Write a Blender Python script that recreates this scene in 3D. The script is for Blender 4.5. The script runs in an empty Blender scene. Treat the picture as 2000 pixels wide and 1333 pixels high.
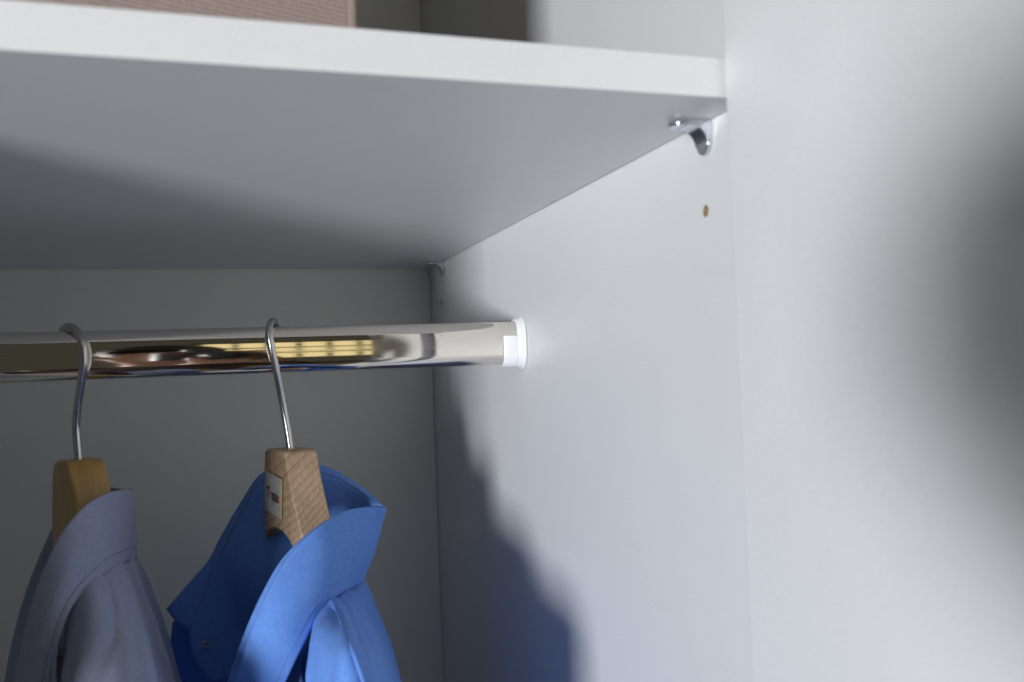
import bpy, bmesh, math, random
from mathutils import Vector, Matrix, noise
R = math.radians
random.seed(7)
SC = bpy.context.scene
COL = SC.collection
Z0 = 1.75            # height of the underside of the shelf above the floor

# ------------------------------------------------------------------ camera
cd = bpy.data.cameras.new('camera'); cam = bpy.data.objects.new('camera', cd); COL.objects.link(cam)
cam.matrix_world = Matrix([[0.951097, 0.026885, -0.307721, -0.203094], [-0.306668, -0.037188, -0.95109, -0.304425], [-0.037014, 0.998947, -0.027125, 1.646627], [0, 0, 0, 1]])
cd.sensor_width = 36.0; cd.lens = 30.953
cd.clip_start = 0.004; cd.clip_end = 100
cd.dof.use_dof = True; cd.dof.focus_distance = 0.60; cd.dof.aperture_fstop = 8.0
SC.camera = cam

# ------------------------------------------------------------------ light
w = bpy.data.worlds.new('World'); SC.world = w; w.use_nodes = True
bg = w.node_tree.nodes['Background']
bg.inputs[0].default_value = (1.0, 0.94, 0.74, 1); bg.inputs[1].default_value = 0.047

def area_lamp(name, loc, target, sx, sy, power, col):
    l = bpy.data.lights.new(name, 'AREA'); l.shape = 'RECTANGLE'; l.size = sx; l.size_y = sy
    l.energy = power; l.color = col
    o = bpy.data.objects.new(name, l); COL.objects.link(o)
    o.location = loc
    o.rotation_euler = (Vector(target) - Vector(loc)).to_track_quat('-Z', 'Y').to_euler()
    return o
AZ, EL, DI = R(43.5), R(-6), 2.6
T = Vector((0, 0.22, Z0 - .1))
LP = T + DI * Vector((-math.sin(AZ) * math.cos(EL), -math.cos(AZ) * math.cos(EL), math.sin(EL)))
area_lamp('daylight_from_window', LP, T, 0.42, 0.50, 69, (0.94, 0.97, 1.0))
WX, WY, WZ = 0.12, -3.4, Z0 - .02
area_lamp('glow_of_far_window', (WX, WY, WZ), (WX, 0, WZ), 0.86, 0.80, 1.9, (1.0, 0.83, 0.43))

SC.view_settings.view_transform = 'Standard'; SC.view_settings.look = 'None'
SC.view_settings.exposure = 0; SC.view_settings.gamma = 1
SC.cycles.blur_glossy = 0.0; SC.cycles.max_bounces = 12; SC.cycles.diffuse_bounces = 8; SC.cycles.glossy_bounces = 6

# ------------------------------------------------------------------ helpers
def tag(o, label=None, cat=None, group=None, kind=None):
    if label: o['label'] = label
    if cat: o['category'] = cat
    if group: o['group'] = group
    if kind: o['kind'] = kind
    return o
def empty(name, loc, rz=0.0):
    o = bpy.data.objects.new(name, None); COL.objects.link(o)
    o.location = loc; o.rotation_euler = (0, 0, rz); o.empty_display_size = .05
    return o
def base_of(parent):
    m = Matrix.Identity(4)
    chain = []
    while parent is not None:
        chain.append(Matrix.LocRotScale(parent.location, parent.rotation_euler, None)); parent = parent.parent
    for c in reversed(chain): m = m @ c
    return m
def obj(name, bm, mat, parent=None, smooth=False, local=False):
    """Link a bmesh given in world coordinates (or the parent's, with local) as one mesh object."""
    if parent is not None and not local:
        bm.transform(base_of(parent).inverted())
    me = bpy.data.meshes.new(name); bm.to_mesh(me); bm.free()
    o = bpy.data.objects.new(name, me); COL.objects.link(o)
    if mat: me.materials.append(mat)
    if smooth:
        for p in me.polygons: p.use_smooth = True
    o.parent = parent
    return o
def mod_bevel(o, wd, seg=3, ang=40):
    b = o.modifiers.new('bevel', 'BEVEL'); b.width = wd; b.segments = seg; b.limit_method = 'ANGLE'; b.angle_limit = R(ang)
    b.harden_normals = False
    for p in o.data.polygons: p.use_smooth = True
    o.modifiers.new('weighted', 'WEIGHTED_NORMAL').keep_sharp = True
    return o
def mod_weighted(o):
    o.modifiers.new('weighted', 'WEIGHTED_NORMAL'); return o
def box(bm, a, b):
    (x0, y0, z0), (x1, y1, z1) = a, b
    v = [bm.verts.new(p) for p in ((x0,y0,z0),(x1,y0,z0),(x1,y1,z0),(x0,y1,z0),(x0,y0,z1),(x1,y0,z1),(x1,y1,z1),(x0,y1,z1))]
    for f in ((0,3,2,1),(4,5,6,7),(0,1,5,4),(1,2,6,5),(2,3,7,6),(3,0,4,7)): bm.faces.new([v[i] for i in f])
    return bm
def boxes(*ab):
    bm = bmesh.new()
    for a, b in ab: box(bm, a, b)
    return bm
def cr(P, t):
    """Catmull-Rom through points P, t in 0..1, spaced by chord length."""
    n = len(P)
    if n == 1: return P[0]
    L = [0]
    for i in range(n - 1): L.append(L[-1] + max((P[i+1] - P[i]).length, 1e-7) ** .75)
    s = t * L[-1]; i = 0
    while i < n - 2 and s > L[i+1]: i += 1
    u = (s - L[i]) / (L[i+1] - L[i])
    p1, p2 = P[i], P[i+1]
    p0 = P[i-1] if i > 0 else p1 * 2 - p2
    p3 = P[i+2] if i + 2 < n else p2 * 2 - p1
    return 0.5 * ((2*p1) + (p2-p0)*u + (2*p0-5*p1+4*p2-p3)*u*u + (3*p1-p0-3*p2+p3)*u**3)
def vecs(L): return [Vector(p) for p in L]
def grid_pts(rows, nu, nv):
    """rows: control rows from top to bottom -> nv x nu smooth points"""
    rows = [vecs(r) for r in rows]
    R1 = [[cr(r, j / (nu - 1)) for j in range(nu)] for r in rows]
    return [[cr([r[j] for r in R1], i / (nv - 1)) for j in range(nu)] for i in range(nv)]
def grid_normals(G):
    nv, nu = len(G), len(G[0]); N = []
    for i in range(nv):
        row = []
        for j in range(nu):
            a = G[i][min(j+1, nu-1)] - G[i][max(j-1, 0)]; b = G[min(i+1, nv-1)][j] - G[max(i-1, 0)][j]
            n = a.cross(b); row.append(n.normalized() if n.length > 1e-12 else Vector((0, -1, 0)))
        N.append(row)
    return N
def cloth(name, G, mat, parent, wrinkle=.0006, scale=22, thick=.0009, folds=(), seed=0.0, flip=False):
    N = grid_normals(G); nv, nu = len(G), len(G[0])
    bm = bmesh.new(); V = []
    for i in range(nv):
        row = []
        for j in range(nu):
            p = G[i][j]; t = j / (nu - 1); s = i / (nv - 1)
            d = wrinkle * noise.noise(Vector((p.x*scale+seed, p.y*scale, p.z*scale*.55))) + wrinkle*.45*noise.noise(Vector((p.x*scale*2.7, p.y*scale*2.7+seed, p.z*scale*2.2)))
            for (t0, t1, s0, s1, wd, amp) in folds:
                if s0 - .12 <= s <= s1 + .12:
                    k = (s - s0) / (s1 - s0); c = t0 + (t1 - t0) * k
                    e = max(0, min(1, (s - s0 + .12) / .14)) * max(0, min(1, (s1 + .12 - s) / .14))
                    d += amp * e * math.exp(-((t - c) / wd) ** 2)
            row.append(bm.verts.new(p + N[i][j] * d * (-1 if flip else 1)))
        V.append(row)
    for i in range(nv - 1):
        for j in range(nu - 1):
            f = (V[i][j], V[i+1][j], V[i+1][j+1], V[i][j+1])
            bm.faces.new(f)
    uvl = bm.loops.layers.uv.new('uv')
    Lw = sum((G[nv//2][j+1] - G[nv//2][j]).length for j in range(nu-1)); Lh = sum((G[i+1][nu//2] - G[i][nu//2]).length for i in range(nv-1))
    ix = {v: (i, j) for i, r in enumerate(V) for j, v in enumerate(r)}
    for f in bm.faces:
        for l in f.loops:
            i, j = ix[l.vert]; l[uvl].uv = (j / (nu-1) * Lw, i / (nv-1) * Lh)
    o = obj(name, bm, mat, parent, True)
    if thick:
        m = o.modifiers.new('thickness', 'SOLIDIFY'); m.thickness = thick; m.offset = 0
    return o
def tube(bm, P, r, n=14, sub=8, caps=True, taper=None):
    P = vecs(P); m = (len(P) - 1) * sub + 1
    Q = [cr(P, i / (m - 1)) for i in range(m)]
    t = (Q[1] - Q[0]).normalized(); a = t.orthogonal().normalized(); rings = []
    for i, q in enumerate(Q):
        t2 = (Q[min(i+1, m-1)] - Q[max(i-1, 0)]).normalized()
        a = (a - t2 * a.dot(t2)).normalized(); b = t2.cross(a)
        rr = r * (taper(i / (m-1)) if taper else 1)
        rings.append([bm.verts.new(q + (a * math.cos(2*math.pi*k/n) + b * math.sin(2*math.pi*k/n)) * rr) for k in range(n)])
    for A, B in zip(rings, rings[1:]):
        for k in range(n): bm.faces.new((A[k], A[(k+1) % n], B[(k+1) % n], B[k]))
    if caps:
        for ring, q, sg in ((rings[0], Q[0], -1), (rings[-1], Q[-1], 1)):
            tt = ((Q[1]-Q[0]) if sg < 0 else (Q[-1]-Q[-2])).normalized() * sg
            prev = ring
            for h in (.5, .85):
                cr_ = math.sqrt(1 - h*h)
                nr = [bm.verts.new(q + (v.co - q) * cr_ + tt * r * h) for v in ring]
                for k in range(n): bm.faces.new((prev[k], prev[(k+1) % n], nr[(k+1) % n], nr[k]))
                prev = nr
            bm.faces.new(prev)
    bmesh.ops.recalc_face_normals(bm, faces=bm.faces)
    return bm
def prism(outline, f, d):
    """outline: 2-D points; f(a,b,k) -> world point; d = (k0,k1)"""
    bm = bmesh.new()
    A = [bm.verts.new(f(a, b, d[0])) for a, b in outline]; B = [bm.verts.new(f(a, b, d[1])) for a, b in outline]
    n = len(outline)
    bm.faces.new(A); bm.faces.new(B[::-1])
    for i in range(n): bm.faces.new((A[i], B[i], B[(i+1) % n], A[(i+1) % n]))
    bmesh.ops.recalc_face_normals(bm, faces=bm.faces)
    return bm

# ------------------------------------------------------------------ materials
def mat(name, base, rough=.5, metal=0.0, **kw):
    m = bpy.data.materials.new(name); m.use_nodes = True
    nt = m.node_tree; p = nt.nodes['Principled BSDF']
    p.inputs['Base Color'].default_value = (*base, 1); p.inputs['Roughness'].default_value = rough; p.inputs['Metallic'].default_value = metal
    for k, v in kw.items(): p.inputs[k].default_value = v
    return m, nt, p
def N(nt, t, **kw):
    n = nt.nodes.new(t)
    for k, v in kw.items():
        if k in n.inputs: n.inputs[k].default_value = v
        else: setattr(n, k, v)
    return n
def coords(nt, which='Object', scale=(1, 1, 1), rot=(0, 0, 0)):
    c = N(nt, 'ShaderNodeTexCoord'); mp = N(nt, 'ShaderNodeMapping')
    mp.inputs['Scale'].default_value = scale; mp.inputs['Rotation'].default_value = rot
    nt.links.new(c.outputs[which], mp.inputs[0]); return mp.outputs[0]
def noise_tex(nt, vec, scale, detail=2, rough=.5):
    n = N(nt, 'ShaderNodeTexNoise'); n.inputs['Scale'].default_value = scale; n.inputs['Detail'].default_value = detail; n.inputs['Roughness'].default_value = rough
    nt.links.new(vec, n.inputs['Vector']); return n.outputs['Fac']
def ramp(nt, fac, stops):
    r = N(nt, 'ShaderNodeValToRGB'); e = r.color_ramp.elements
    while len(e) < len(stops): e.new(.5)
    for el, (p, c) in zip(e, stops): el.position = p; el.color = (*c, 1)
    nt.links.new(fac, r.inputs[0]); return r.outputs[0]
def bump(nt, p, h, strength, dist):
    b = N(nt, 'ShaderNodeBump'); b.inputs['Strength'].default_value = strength; b.inputs['Distance'].default_value = dist
    nt.links.new(h, b.inputs['Height']); nt.links.new(b.outputs[0], p.inputs['Normal'])
def mix(nt, a, b, fac, mode='MULTIPLY'):
    m = N(nt, 'ShaderNodeMix', data_type='RGBA', blend_type=mode)
    for s, v in ((6, a), (7, b)):
        if isinstance(v, tuple): m.inputs[s].default_value = (*v, 1)
        else: nt.links.new(v, m.inputs[s])
    if isinstance(fac, float): m.inputs[0].default_value = fac
    else: nt.links.new(fac, m.inputs[0])
    return m.outputs[2]

def melamine(name, base, rough=.42):
    m, nt, p = mat(name, base, rough)
    v = coords(nt)
    g = noise_tex(nt, v, 900, 2, .7); big = noise_tex(nt, v, 7, 3, .55); sm = noise_tex(nt, v, 130, 2, .6)
    c = mix(nt, tuple(base), ramp(nt, g, [(.25, (.88, .88, .89)), (.75, (1, 1, 1))]), 1.0)
    c = mix(nt, c, ramp(nt, big, [(.3, (.965, .965, .97)), (.7, (1, 1, 1))]), 1.0)
    vo = N(nt, 'ShaderNodeTexVoronoi'); vo.inputs['Scale'].default_value = 16; nt.links.new(v, vo.inputs['Vector'])
    sp_ = N(nt, 'ShaderNodeSeparateColor'); nt.links.new(vo.outputs['Color'], sp_.inputs[0])
    rad = N(nt, 'ShaderNodeMath', operation='MULTIPLY'); nt.links.new(sp_.outputs[0], rad.inputs[0]); rad.inputs[1].default_value = .016
    lt = N(nt, 'ShaderNodeMath', operation='LESS_THAN'); nt.links.new(vo.outputs['Distance'], lt.inputs[0]); nt.links.new(rad.outputs[0], lt.inputs[1])
    tint = N(nt, 'ShaderNodeMath', operation='MULTIPLY'); nt.links.new(lt.outputs[0], tint.inputs[0]); nt.links.new(sp_.outputs[1], tint.inputs[1])
    c = mix(nt, c, (.62, .58, .54), tint.outputs[0])
    scuff = noise_tex(nt, coords(nt, 'Object', (14, 14, 55), (R(20), R(15), 0)), 1, 4, .65)
    c = mix(nt, c, ramp(nt, scuff, [(.60, (1, 1, 1)), (.78, (.95, .95, .945))]), 1.0)
    nt.links.new(c, p.inputs['Base Color'])
    nt.links.new(ramp(nt, sm, [(.3, (rough-.06,)*3), (.7, (rough+.06,)*3)]), p.inputs['Roughness'])
    bump(nt, p, g, .10, .0003)
    return m
M = {}
M['white'] = melamine('white_melamine', (.735, .74, .745))
M['back'] = melamine('hardboard_back', (.85, .85, .78), .5)
M['edge'] = melamine('white_edging', (.745, .745, .735), .38)
M['chipboard'] = mat('chipboard', (.42, .27, .13), .9)[0]
_m, _nt, _p = mat('chipboard_core', (.42, .27, .13), .9)
_nt.links.new(ramp(_nt, noise_tex(_nt, coords(_nt), 900, 3), [(.3, (.24, .14, .06)), (.7, (.55, .38, .2))]), _p.inputs['Base Color']); M['chipboard'] = _m
def chrome(name, base, rough, streak):
    m, nt, p = mat(name, base, rough, 1.0)
    g = noise_tex(nt, coords(nt, 'Object', streak), 1, 3, .6)
    nt.links.new(ramp(nt, g, [(.3, (max(rough-.03, .015),)*3), (.75, (rough+.05,)*3)]), p.inputs['Roughness'])
    return m
M['rail'] = chrome('chromed_rail', (.85, .80, .72), .045, (4, 900, 900))
M['wire'] = chrome('nickel_wire', (.55, .53, .51), .24, (300, 300, 60))
M['zinc'] = chrome('zinc_plate', (.66, .69, .72), .13, (200, 200, 200))
M['plastic'] = mat('white_plastic', (.80, .80, .805), .34, 0, **{'Subsurface Weight': .08, 'Subsurface Radius': (.004, .004, .004)})[0]

def fabric(name, base, dark, uvscale=1.0, sheen=.04, rough=.8, contrast=.16):
    m, nt, p = mat(name, base, rough)
    uv = coords(nt, 'UV', (1500*uvscale, 170*uvscale, 1)); uv2 = coords(nt, 'UV', (170*uvscale, 1500*uvscale, 1)); uv3 = coords(nt, 'UV', (60, 60, 1))
    a = noise_tex(nt, uv, 1, 2, .6); b = noise_tex(nt, uv2, 1, 2, .6); c3 = noise_tex(nt, uv3, 1, 2, .5)
    ad = N(nt, 'ShaderNodeMath', operation='ADD'); nt.links.new(a, ad.inputs[0]); nt.links.new(b, ad.inputs[1])
    hf = N(nt, 'ShaderNodeMath', operation='MULTIPLY'); nt.links.new(ad.outputs[0], hf.inputs[0]); hf.inputs[1].default_value = .5
    col = ramp(nt, hf.outputs[0], [(.34, dark), (.60, base)])
    col = mix(nt, col, ramp(nt, c3, [(.3, (.95, .95, .96)), (.7, (1, 1, 1))]), 1.0)
    nt.links.new(col, p.inputs['Base Color'])
    p.inputs['Sheen Weight'].default_value = sheen; p.inputs['Sheen Roughness'].default_value = .5
    p.inputs['Specular IOR Level'].default_value = .25
    bump(nt, p, hf.outputs[0], .25, .0002)
    return m
M['blue'] = fabric('blue_shirting', (.14, .30, .73), (.098, .225, .61))
M['grey'] = fabric('grey_shirting', (.37, .405, .53), (.285, .315, .42))
M['thread_blue'] = mat('blue_thread', (.20, .32, .66), .8)[0]
M['thread_grey'] = mat('grey_thread', (.22, .235, .34), .8)[0]
M['thread_pale'] = mat('pale_thread', (.42, .42, .5), .8)[0]

def beech(name):
    m, nt, p = mat(name, (.45, .30, .19), .55)
    o = coords(nt, 'Object', (1, 1, 1))
    warp = noise_tex(nt, coords(nt, 'Object', (30, 30, 30)), 1, 2)
    sx = N(nt, 'ShaderNodeSeparateXYZ'); nt.links.new(o, sx.inputs[0])
    def mth(op, a, b):
        n = N(nt, 'ShaderNodeMath', operation=op)
        for i, v in enumerate((a, b)):
            if isinstance(v, (int, float)): n.inputs[i].default_value = v
            else: nt.links.new(v, n.inputs[i])
        return n.outputs[0]
    # ring coordinate: layers tilted across the edge face (x = thickness, y = along arm, z = up)
    d = mth('ADD', mth('MULTIPLY', sx.outputs['Z'], .72), mth('MULTIPLY', sx.outputs['X'], -.62))
    d = mth('ADD', d, mth('MULTIPLY', sx.outputs['Y'], .25))
    d = mth('ADD', d, mth('MULTIPLY', warp, .0035))
    # rings get narrower going down
    k = mth('ADD', mth('MULTIPLY', d, 130), mth('MULTIPLY', mth('MULTIPLY', d, d), -2200))
    fr = mth('FRACT', k, 0)
    ring = ramp(nt, fr, [(0, (.80, .77, .74)), (.07, (.56, .50, .45)), (.15, (1.02, 1.01, 1.0)), (.55, (.97, .95, .93)), (.9, (.88, .85, .82))])
    fl = noise_tex(nt, coords(nt, 'Object', (900, 260, 260)), 1, 2, .6)
    fl2 = noise_tex(nt, coords(nt, 'Object', (60, 60, 60)), 1, 3, .6)
    c = mix(nt, ramp(nt, fl2, [(.3, (.50, .345, .215)), (.7, (.61, .435, .285))]), ring, 1.0)
    c = mix(nt, c, ramp(nt, fl, [(.35, (.78, .74, .72)), (.6, (1, 1, 1))]), .8)
    nt.links.new(c, p.inputs['Base Color'])
    bump(nt, p, fl, .15, .0003)
    return m
M['beech'] = beech('raw_beech')
def varnish(name):
    m, nt, p = mat(name, (.42, .24, .07), .38, 0, **{'Coat Weight': .25, 'Coat Roughness': .25})
    a = noise_tex(nt, coords(nt, 'Object', (70, 70, 12)), 1, 4, .6); b = noise_tex(nt, coords(nt, 'Object', (500, 500, 60)), 1, 2, .6)
    c = mix(nt, ramp(nt, a, [(.3, (.44, .25, .06)), (.7, (.60, .37, .10))]), ramp(nt, b, [(.35, (.86, .83, .8)), (.6, (1, 1, 1))]), .8)
    nt.links.new(c, p.inputs['Base Color']); return m
M['varnish'] = varnish('varnished_wood')
M['card'] = mat('label_card', (.46, .46, .42), .6)[0]
M['card_edge'] = mat('label_card_edge', (.62, .54, .22), .6)[0]
M['ink'] = mat('black_ink', (.012, .012, .02), .5)[0]
M['red_ink'] = mat('red_ink', (.42, .015, .07), .5)[0]
def taupe(name):
    m, nt, p = mat(name, (.36, .28, .25), .9)
    v = coords(nt, 'Object', (60, 60, 430)); f = noise_tex(nt, coords(nt, 'Object', (900, 900, 500)), 1, 2)
    wv = N(nt, 'ShaderNodeTexWave', wave_type='BANDS', bands_direction='Z'); wv.inputs['Scale'].default_value = 150; wv.inputs['Distortion'].default_value = .6
    wv.inputs['Detail'].default_value = 2
    nt.links.new(coords(nt, 'Object', (1, 1, 1), (0, R(-9), 0)), wv.inputs[0])
    c = ramp(nt, wv.outputs['Fac'], [(.1, (.25, .19, .168)), (.8, (.32, .243, .218))])
    c = mix(nt, c, ramp(nt, f, [(.3, (.8, .8, .8)), (.65, (1, 1, 1))]), .8)
    nt.links.new(c, p.inputs['Base Color']); bump(nt, p, wv.outputs['Fac'], .4, .0005); return m
M['taupe'] = taupe('taupe_ribbed_fabric')
M['piping'] = fabric('taupe_piping', (.30, .24, .19), (.22, .17, .14))
M['seam_shadow'] = mat('painted_seam_shade', (.25, .19, .13), .9)[0]  # brown meant as painted shade in a seam; no mesh uses it
M['wood_floor'] = mat('wood_floor', (.15, .115, .085), .5)[0]
M['frame'] = mat('window_paint', (.30, .27, .20), .6)[0]
M['skin'] = mat('skin', (.33, .155, .10), .55)[0]
M['jumper'] = mat('dark_jumper', (.05, .03, .026), .9)[0]
M['hair'] = mat('dark_hair', (.02, .014, .010), .6)[0]
M['camera_black'] = mat('camera_black', (.02, .02, .022), .5)[0]
M['camera_red'] = mat('camera_red', (.5, .02, .05), .5)[0]
M['lens_glass'] = mat('lens_glass', (.01, .01, .02), .05)[0]

# ------------------------------------------------------------------ wardrobe carcass
D = 0.5932            # inside depth
wr = empty('wardrobe', (-.45, .3, 0)); tag(wr, 'white melamine wardrobe with its right door folded open beside the shelf', 'wardrobe')
TOPZ, BOTZ, LX = 2.15, .09, -.90
# right side panel with its two drilled peg holes
sp = obj('side_panel', boxes(((0, 0, .02), (.018, D + .004, TOPZ))), M['white'], wr)
HOLES = [(.0381, Z0 - .0385), (.5448, Z0 - .0385)]
cutters = []
for hy, hz in HOLES:
    bm = bmesh.new()
    bmesh.ops.create_cone(bm, cap_ends=True, segments=28, radius1=.0027, radius2=.0027, depth=.018, matrix=Matrix.Translation((0.002, hy, hz)) @ Matrix.Rotation(R(90), 4, 'Y'))
    c = obj('cutter', bm, None); cutters.append(c)
    b = sp.modifiers.new('hole', 'BOOLEAN'); b.object = c; b.operation = 'DIFFERENCE'; b.solver = 'EXACT'
bpy.context.view_layer.update()
dg = bpy.context.evaluated_depsgraph_get()
# the cutters work in world space: rebuild the panel mesh once, then drop them
me = bpy.data.meshes.new_from_object(sp.evaluated_get(dg)); sp.modifiers.clear(); sp.data = me
for c in cutters: bpy.data.objects.remove(c, do_unlink=True)
for hy, hz in HOLES:       # bare chipboard inside each hole
    bm = bmesh.new(); n = 28
    def ring(x, r): return [bm.verts.new((x, hy + r*math.cos(2*math.pi*k/n), hz + r*math.sin(2*math.pi*k/n))) for k in range(n)]
    a, b2 = ring(.0003, .00265), ring(.0095, .00265)
    for k in range(n): bm.faces.new((a[k], b2[k], b2[(k+1) % n], a[(k+1) % n]))
    bm.faces.new(b2)
    obj('peg_hole', bm, M['chipboard'], sp, True)
obj('back_panel', boxes(((LX, D, .02), (-.0006, D + .004, TOPZ))), M['back'], wr)
obj('side_panel', boxes(((LX - .018, 0, .02), (LX, D + .004, TOPZ))), M['white'], wr)
obj('top_panel', boxes(((LX - .018, 0, TOPZ + .0005), (.018, D + .004, TOPZ + .0185))), M['white'], wr)
obj('bottom_panel', boxes(((LX + .0005, .002, BOTZ - .018), (-.0005, D - .0005, BOTZ))), M['white'], wr)
# the open right door: stands square to the front, its inner face a little proud of the side panel
DXI, DYE = 0.0125, -.002
dbm = boxes(((0, -.46, .03), (.018, 0, TOPZ - .004)))
dbm.transform(Matrix.Translation((-DXI, DYE, 0)) @ Matrix.Rotation(R(2.5), 4, 'Z'))
dr = obj('open_door', dbm, M['white'], wr); mod_bevel(dr, .0007, 2)
# the closed left door
mod_bevel(obj('closed_door', boxes(((LX - .016, -.0205, .03), (-.409, -.0025, TOPZ - .004))), M['white'], wr), .0007, 2)

# ------------------------------------------------------------------ shelf and its supports
TH = .016
sh = obj('shelf', boxes(((LX + .001, .0, Z0), (-.0007, D - .0008, Z0 + TH))), M['edge']); mod_bevel(sh, .0005, 2)
tag(sh, 'long white shelf board resting on metal pegs above the rail', 'shelf')
def support(y, label):
    t = empty('shelf_support', (0, y, Z0)); tag(t, label, 'shelf bracket', 'metal shelf supports under the white shelf')
    hw = .0052
    # L profile in x-z with a generous inner fillet, swept across y, rounded tongue and tab ends
    prof = []
    tk = .0027; L1, L2, rf = .0120, .0088, .0075
    # outer (under the shelf, against the panel), inner curve
    nseg = 9
    inner = []
    for k in range(nseg + 1):
        a = R(90) * k / nseg
        inner.append((-tk - rf + rf * math.sin(a), -tk - rf + rf * math.cos(a)))
    outline = [(-.0006, -.0005), (-L1, -.0005), (-L1, -tk)] + inner + [(-tk, -L2), (-.0006, -L2)]
    bm = prism(outline, lambda a, b, k: Vector((a, y + k, Z0 + b)), (-hw, hw))
    br = obj('bracket', bm, M['zinc'], t); mod_bevel(br, .0006, 3, 25)
    # rounded tongue end
    def half_disc(f, r, z0, z1):
        bm = bmesh.new(); n = 16
        pts = [(r * math.sin(math.pi * k / n - math.pi / 2), r * math.cos(math.pi * k / n - math.pi / 2) * .0 + r * math.cos(math.pi*k/n - math.pi/2)) for k in range(n + 1)]
        A = [bm.verts.new(f(p, q, z0)) for p, q in pts]; B = [bm.verts.new(f(p, q, z1)) for p, q in pts]
        bm.faces.new(A); bm.faces.new(B[::-1])
        for i in range(len(pts)): bm.faces.new((A[i], B[i], B[(i+1) % len(pts)], A[(i+1) % len(pts)]))
        bmesh.ops.recalc_face_normals(bm, faces=bm.faces); return bm
    o = obj('tongue', half_disc(lambda p, q, z: Vector((-L1 - q*1.15, y + p, Z0 + z)), hw, -.0005, -tk), M['zinc'], t); mod_bevel(o, .0007, 3, 25)
    o = obj('tab', half_disc(lambda p, q, x: Vector((x, y + p, Z0 - L2 - q * 1.1)), hw, -.0006, -tk), M['zinc'], t); mod_bevel(o, .0007, 3, 25)
    bm = bmesh.new()
    bmesh.ops.create_cone(bm, cap_ends=True, segments=20, radius1=.0024, radius2=.0024, depth=.010, matrix=Matrix.Translation((.0045, y, Z0 - .006)) @ Matrix.Rotation(R(90), 4, 'Y'))
    return t
support(HOLES[0][0] - .0035, 'shiny metal shelf support at the front corner beside the open door')
support(HOLES[1][0] - .012, 'small metal shelf support at the back corner of the shelf')

# ------------------------------------------------------------------ rail and socket
RY, RZ, RA, RB, RR = .30, Z0 - .0876, .0153, .0075, .10
def rail_profile(off=0.0):
    pts = []
    zs = .0082; yb = RB - zs*zs/(2*RR)
    half = []
    n = 12
    for k in range(-n, n + 1):
        z = zs * k / n; half.append((RB - z*z/(2*RR), z))
    z0 = .0076; B = RA - z0; a0 = math.asin((zs - z0) / B); A = yb / math.cos(a0)
    m = 16
    top = [(A * math.cos(a0 + (math.pi - 2*a0) * k / m), z0 + B * math.sin(a0 + (math.pi - 2*a0) * k / m)) for k in range(1, m)]
    full = half + top + [(-y, -z) for y, z in half] + [(-y, -z) for y, z in top]
    if off:
        out = []
        for i in range(len(full)):
            p, q = full[i-1], full[(i+1) % len(full)]
            ty, tz = q[0]-p[0], q[1]-p[1]; l = math.hypot(ty, tz)
            out.append((full[i][0] + tz/l*off, full[i][1] - ty/l*off))
        return out
    return full
def sweep_x(prof, stations):
    bm = bmesh.new(); rings = []
    for x, pr in stations:
        rings.append([bm.verts.new((x, RY - y, RZ + z)) for y, z in pr])
    for A, B in zip(rings, rings[1:]):
        n = len(A)
        for k in range(n): bm.faces.new((A[k], A[(k+1) % n], B[(k+1) % n], B[k]))
    return bm, rings
P0 = rail_profile()
bm, rg = sweep_x(P0, [(LX + .004, P0), (-.60, P0), (-.30, P0), (-.004, P0)])
bm.faces.new(rg[0]); bm.faces.new(rg[-1]); bmesh.ops.recalc_face_normals(bm, faces=bm.faces)
rl = obj('clothes_rail', bm, M['rail'], None, True)
es = rl.modifiers.new('split', 'EDGE_SPLIT'); es.split_angle = R(50)
tag(rl, 'shiny oval chrome clothes rail running below the white shelf', 'clothes rail')
sk = empty('rail_socket', (0, RY, RZ)); tag(sk, 'white plastic socket holding the chrome rail end on the side panel', 'rail socket')
inn, PA, PB = rail_profile(.0003), rail_profile(.0024), rail_profile(.0030)
bm, rg = sweep_x(None, [(-.0024, inn), (-.0062, inn), (-.0062, rail_profile(.0017)), (-.0054, PA), (-.0024, PB)])
bmesh.ops.recalc_face_normals(bm, faces=bm.faces)
o = obj('collar', bm, M['plastic'], sk, True); es = o.modifiers.new('split', 'EDGE_SPLIT'); es.split_angle = R(40)
def part_ring(zc):
    bm = bmesh.new()
    keep = [i for i in range(len(P0)) if P0[i][1] <= zc]
    # order so the run is continuous from back-top round the bottom to front-top
    n = len(P0); st = next(i for i in range(n) if P0[i][1] <= zc and P0[i-1][1] > zc)
    run = []
    i = st
    while P0[i % n][1] <= zc: run.append(i % n); i += 1
    def row(x, pr): return [bm.verts.new((x, RY - pr[i][0], RZ + pr[i][1])) for i in run]
    stn = [(-.0063, inn), (-.0165, inn), (-.0165, rail_profile(.0014)), (-.0157, rail_profile(.0021)), (-.0063, PA)]
    rows = [row(x, pr) for x, pr in stn]
    for A, B in zip(rows, rows[1:]):
        for k in range(len(run) - 1): bm.faces.new((A[k], A[k+1], B[k+1], B[k]))
    for k in range(len(run) - 1): bm.faces.new((rows[-1][k], rows[-1][k+1], rows[0][k+1], rows[0][k]))
    for e in (0, -1): bm.faces.new([r[e] for r in rows])
    bmesh.ops.recalc_face_normals(bm, faces=bm.faces); return bm
o = obj('cradle', part_ring(.0048), M['plastic'], sk, True); es = o.modifiers.new('split', 'EDGE_SPLIT'); es.split_angle = R(40)
FP = rail_profile(.0042)
bm, rg = sweep_x(None, [(-.0005, FP), (-.0016, FP), (-.0025, rail_profile(.0034))])
bm.faces.new(rg[-1]); bm.faces.new(rg[0]); bmesh.ops.recalc_face_normals(bm, faces=bm.faces)
o = obj('flange', bm, M['plastic'], sk, True); es = o.modifiers.new('split', 'EDGE_SPLIT'); es.split_angle = R(50)

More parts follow.
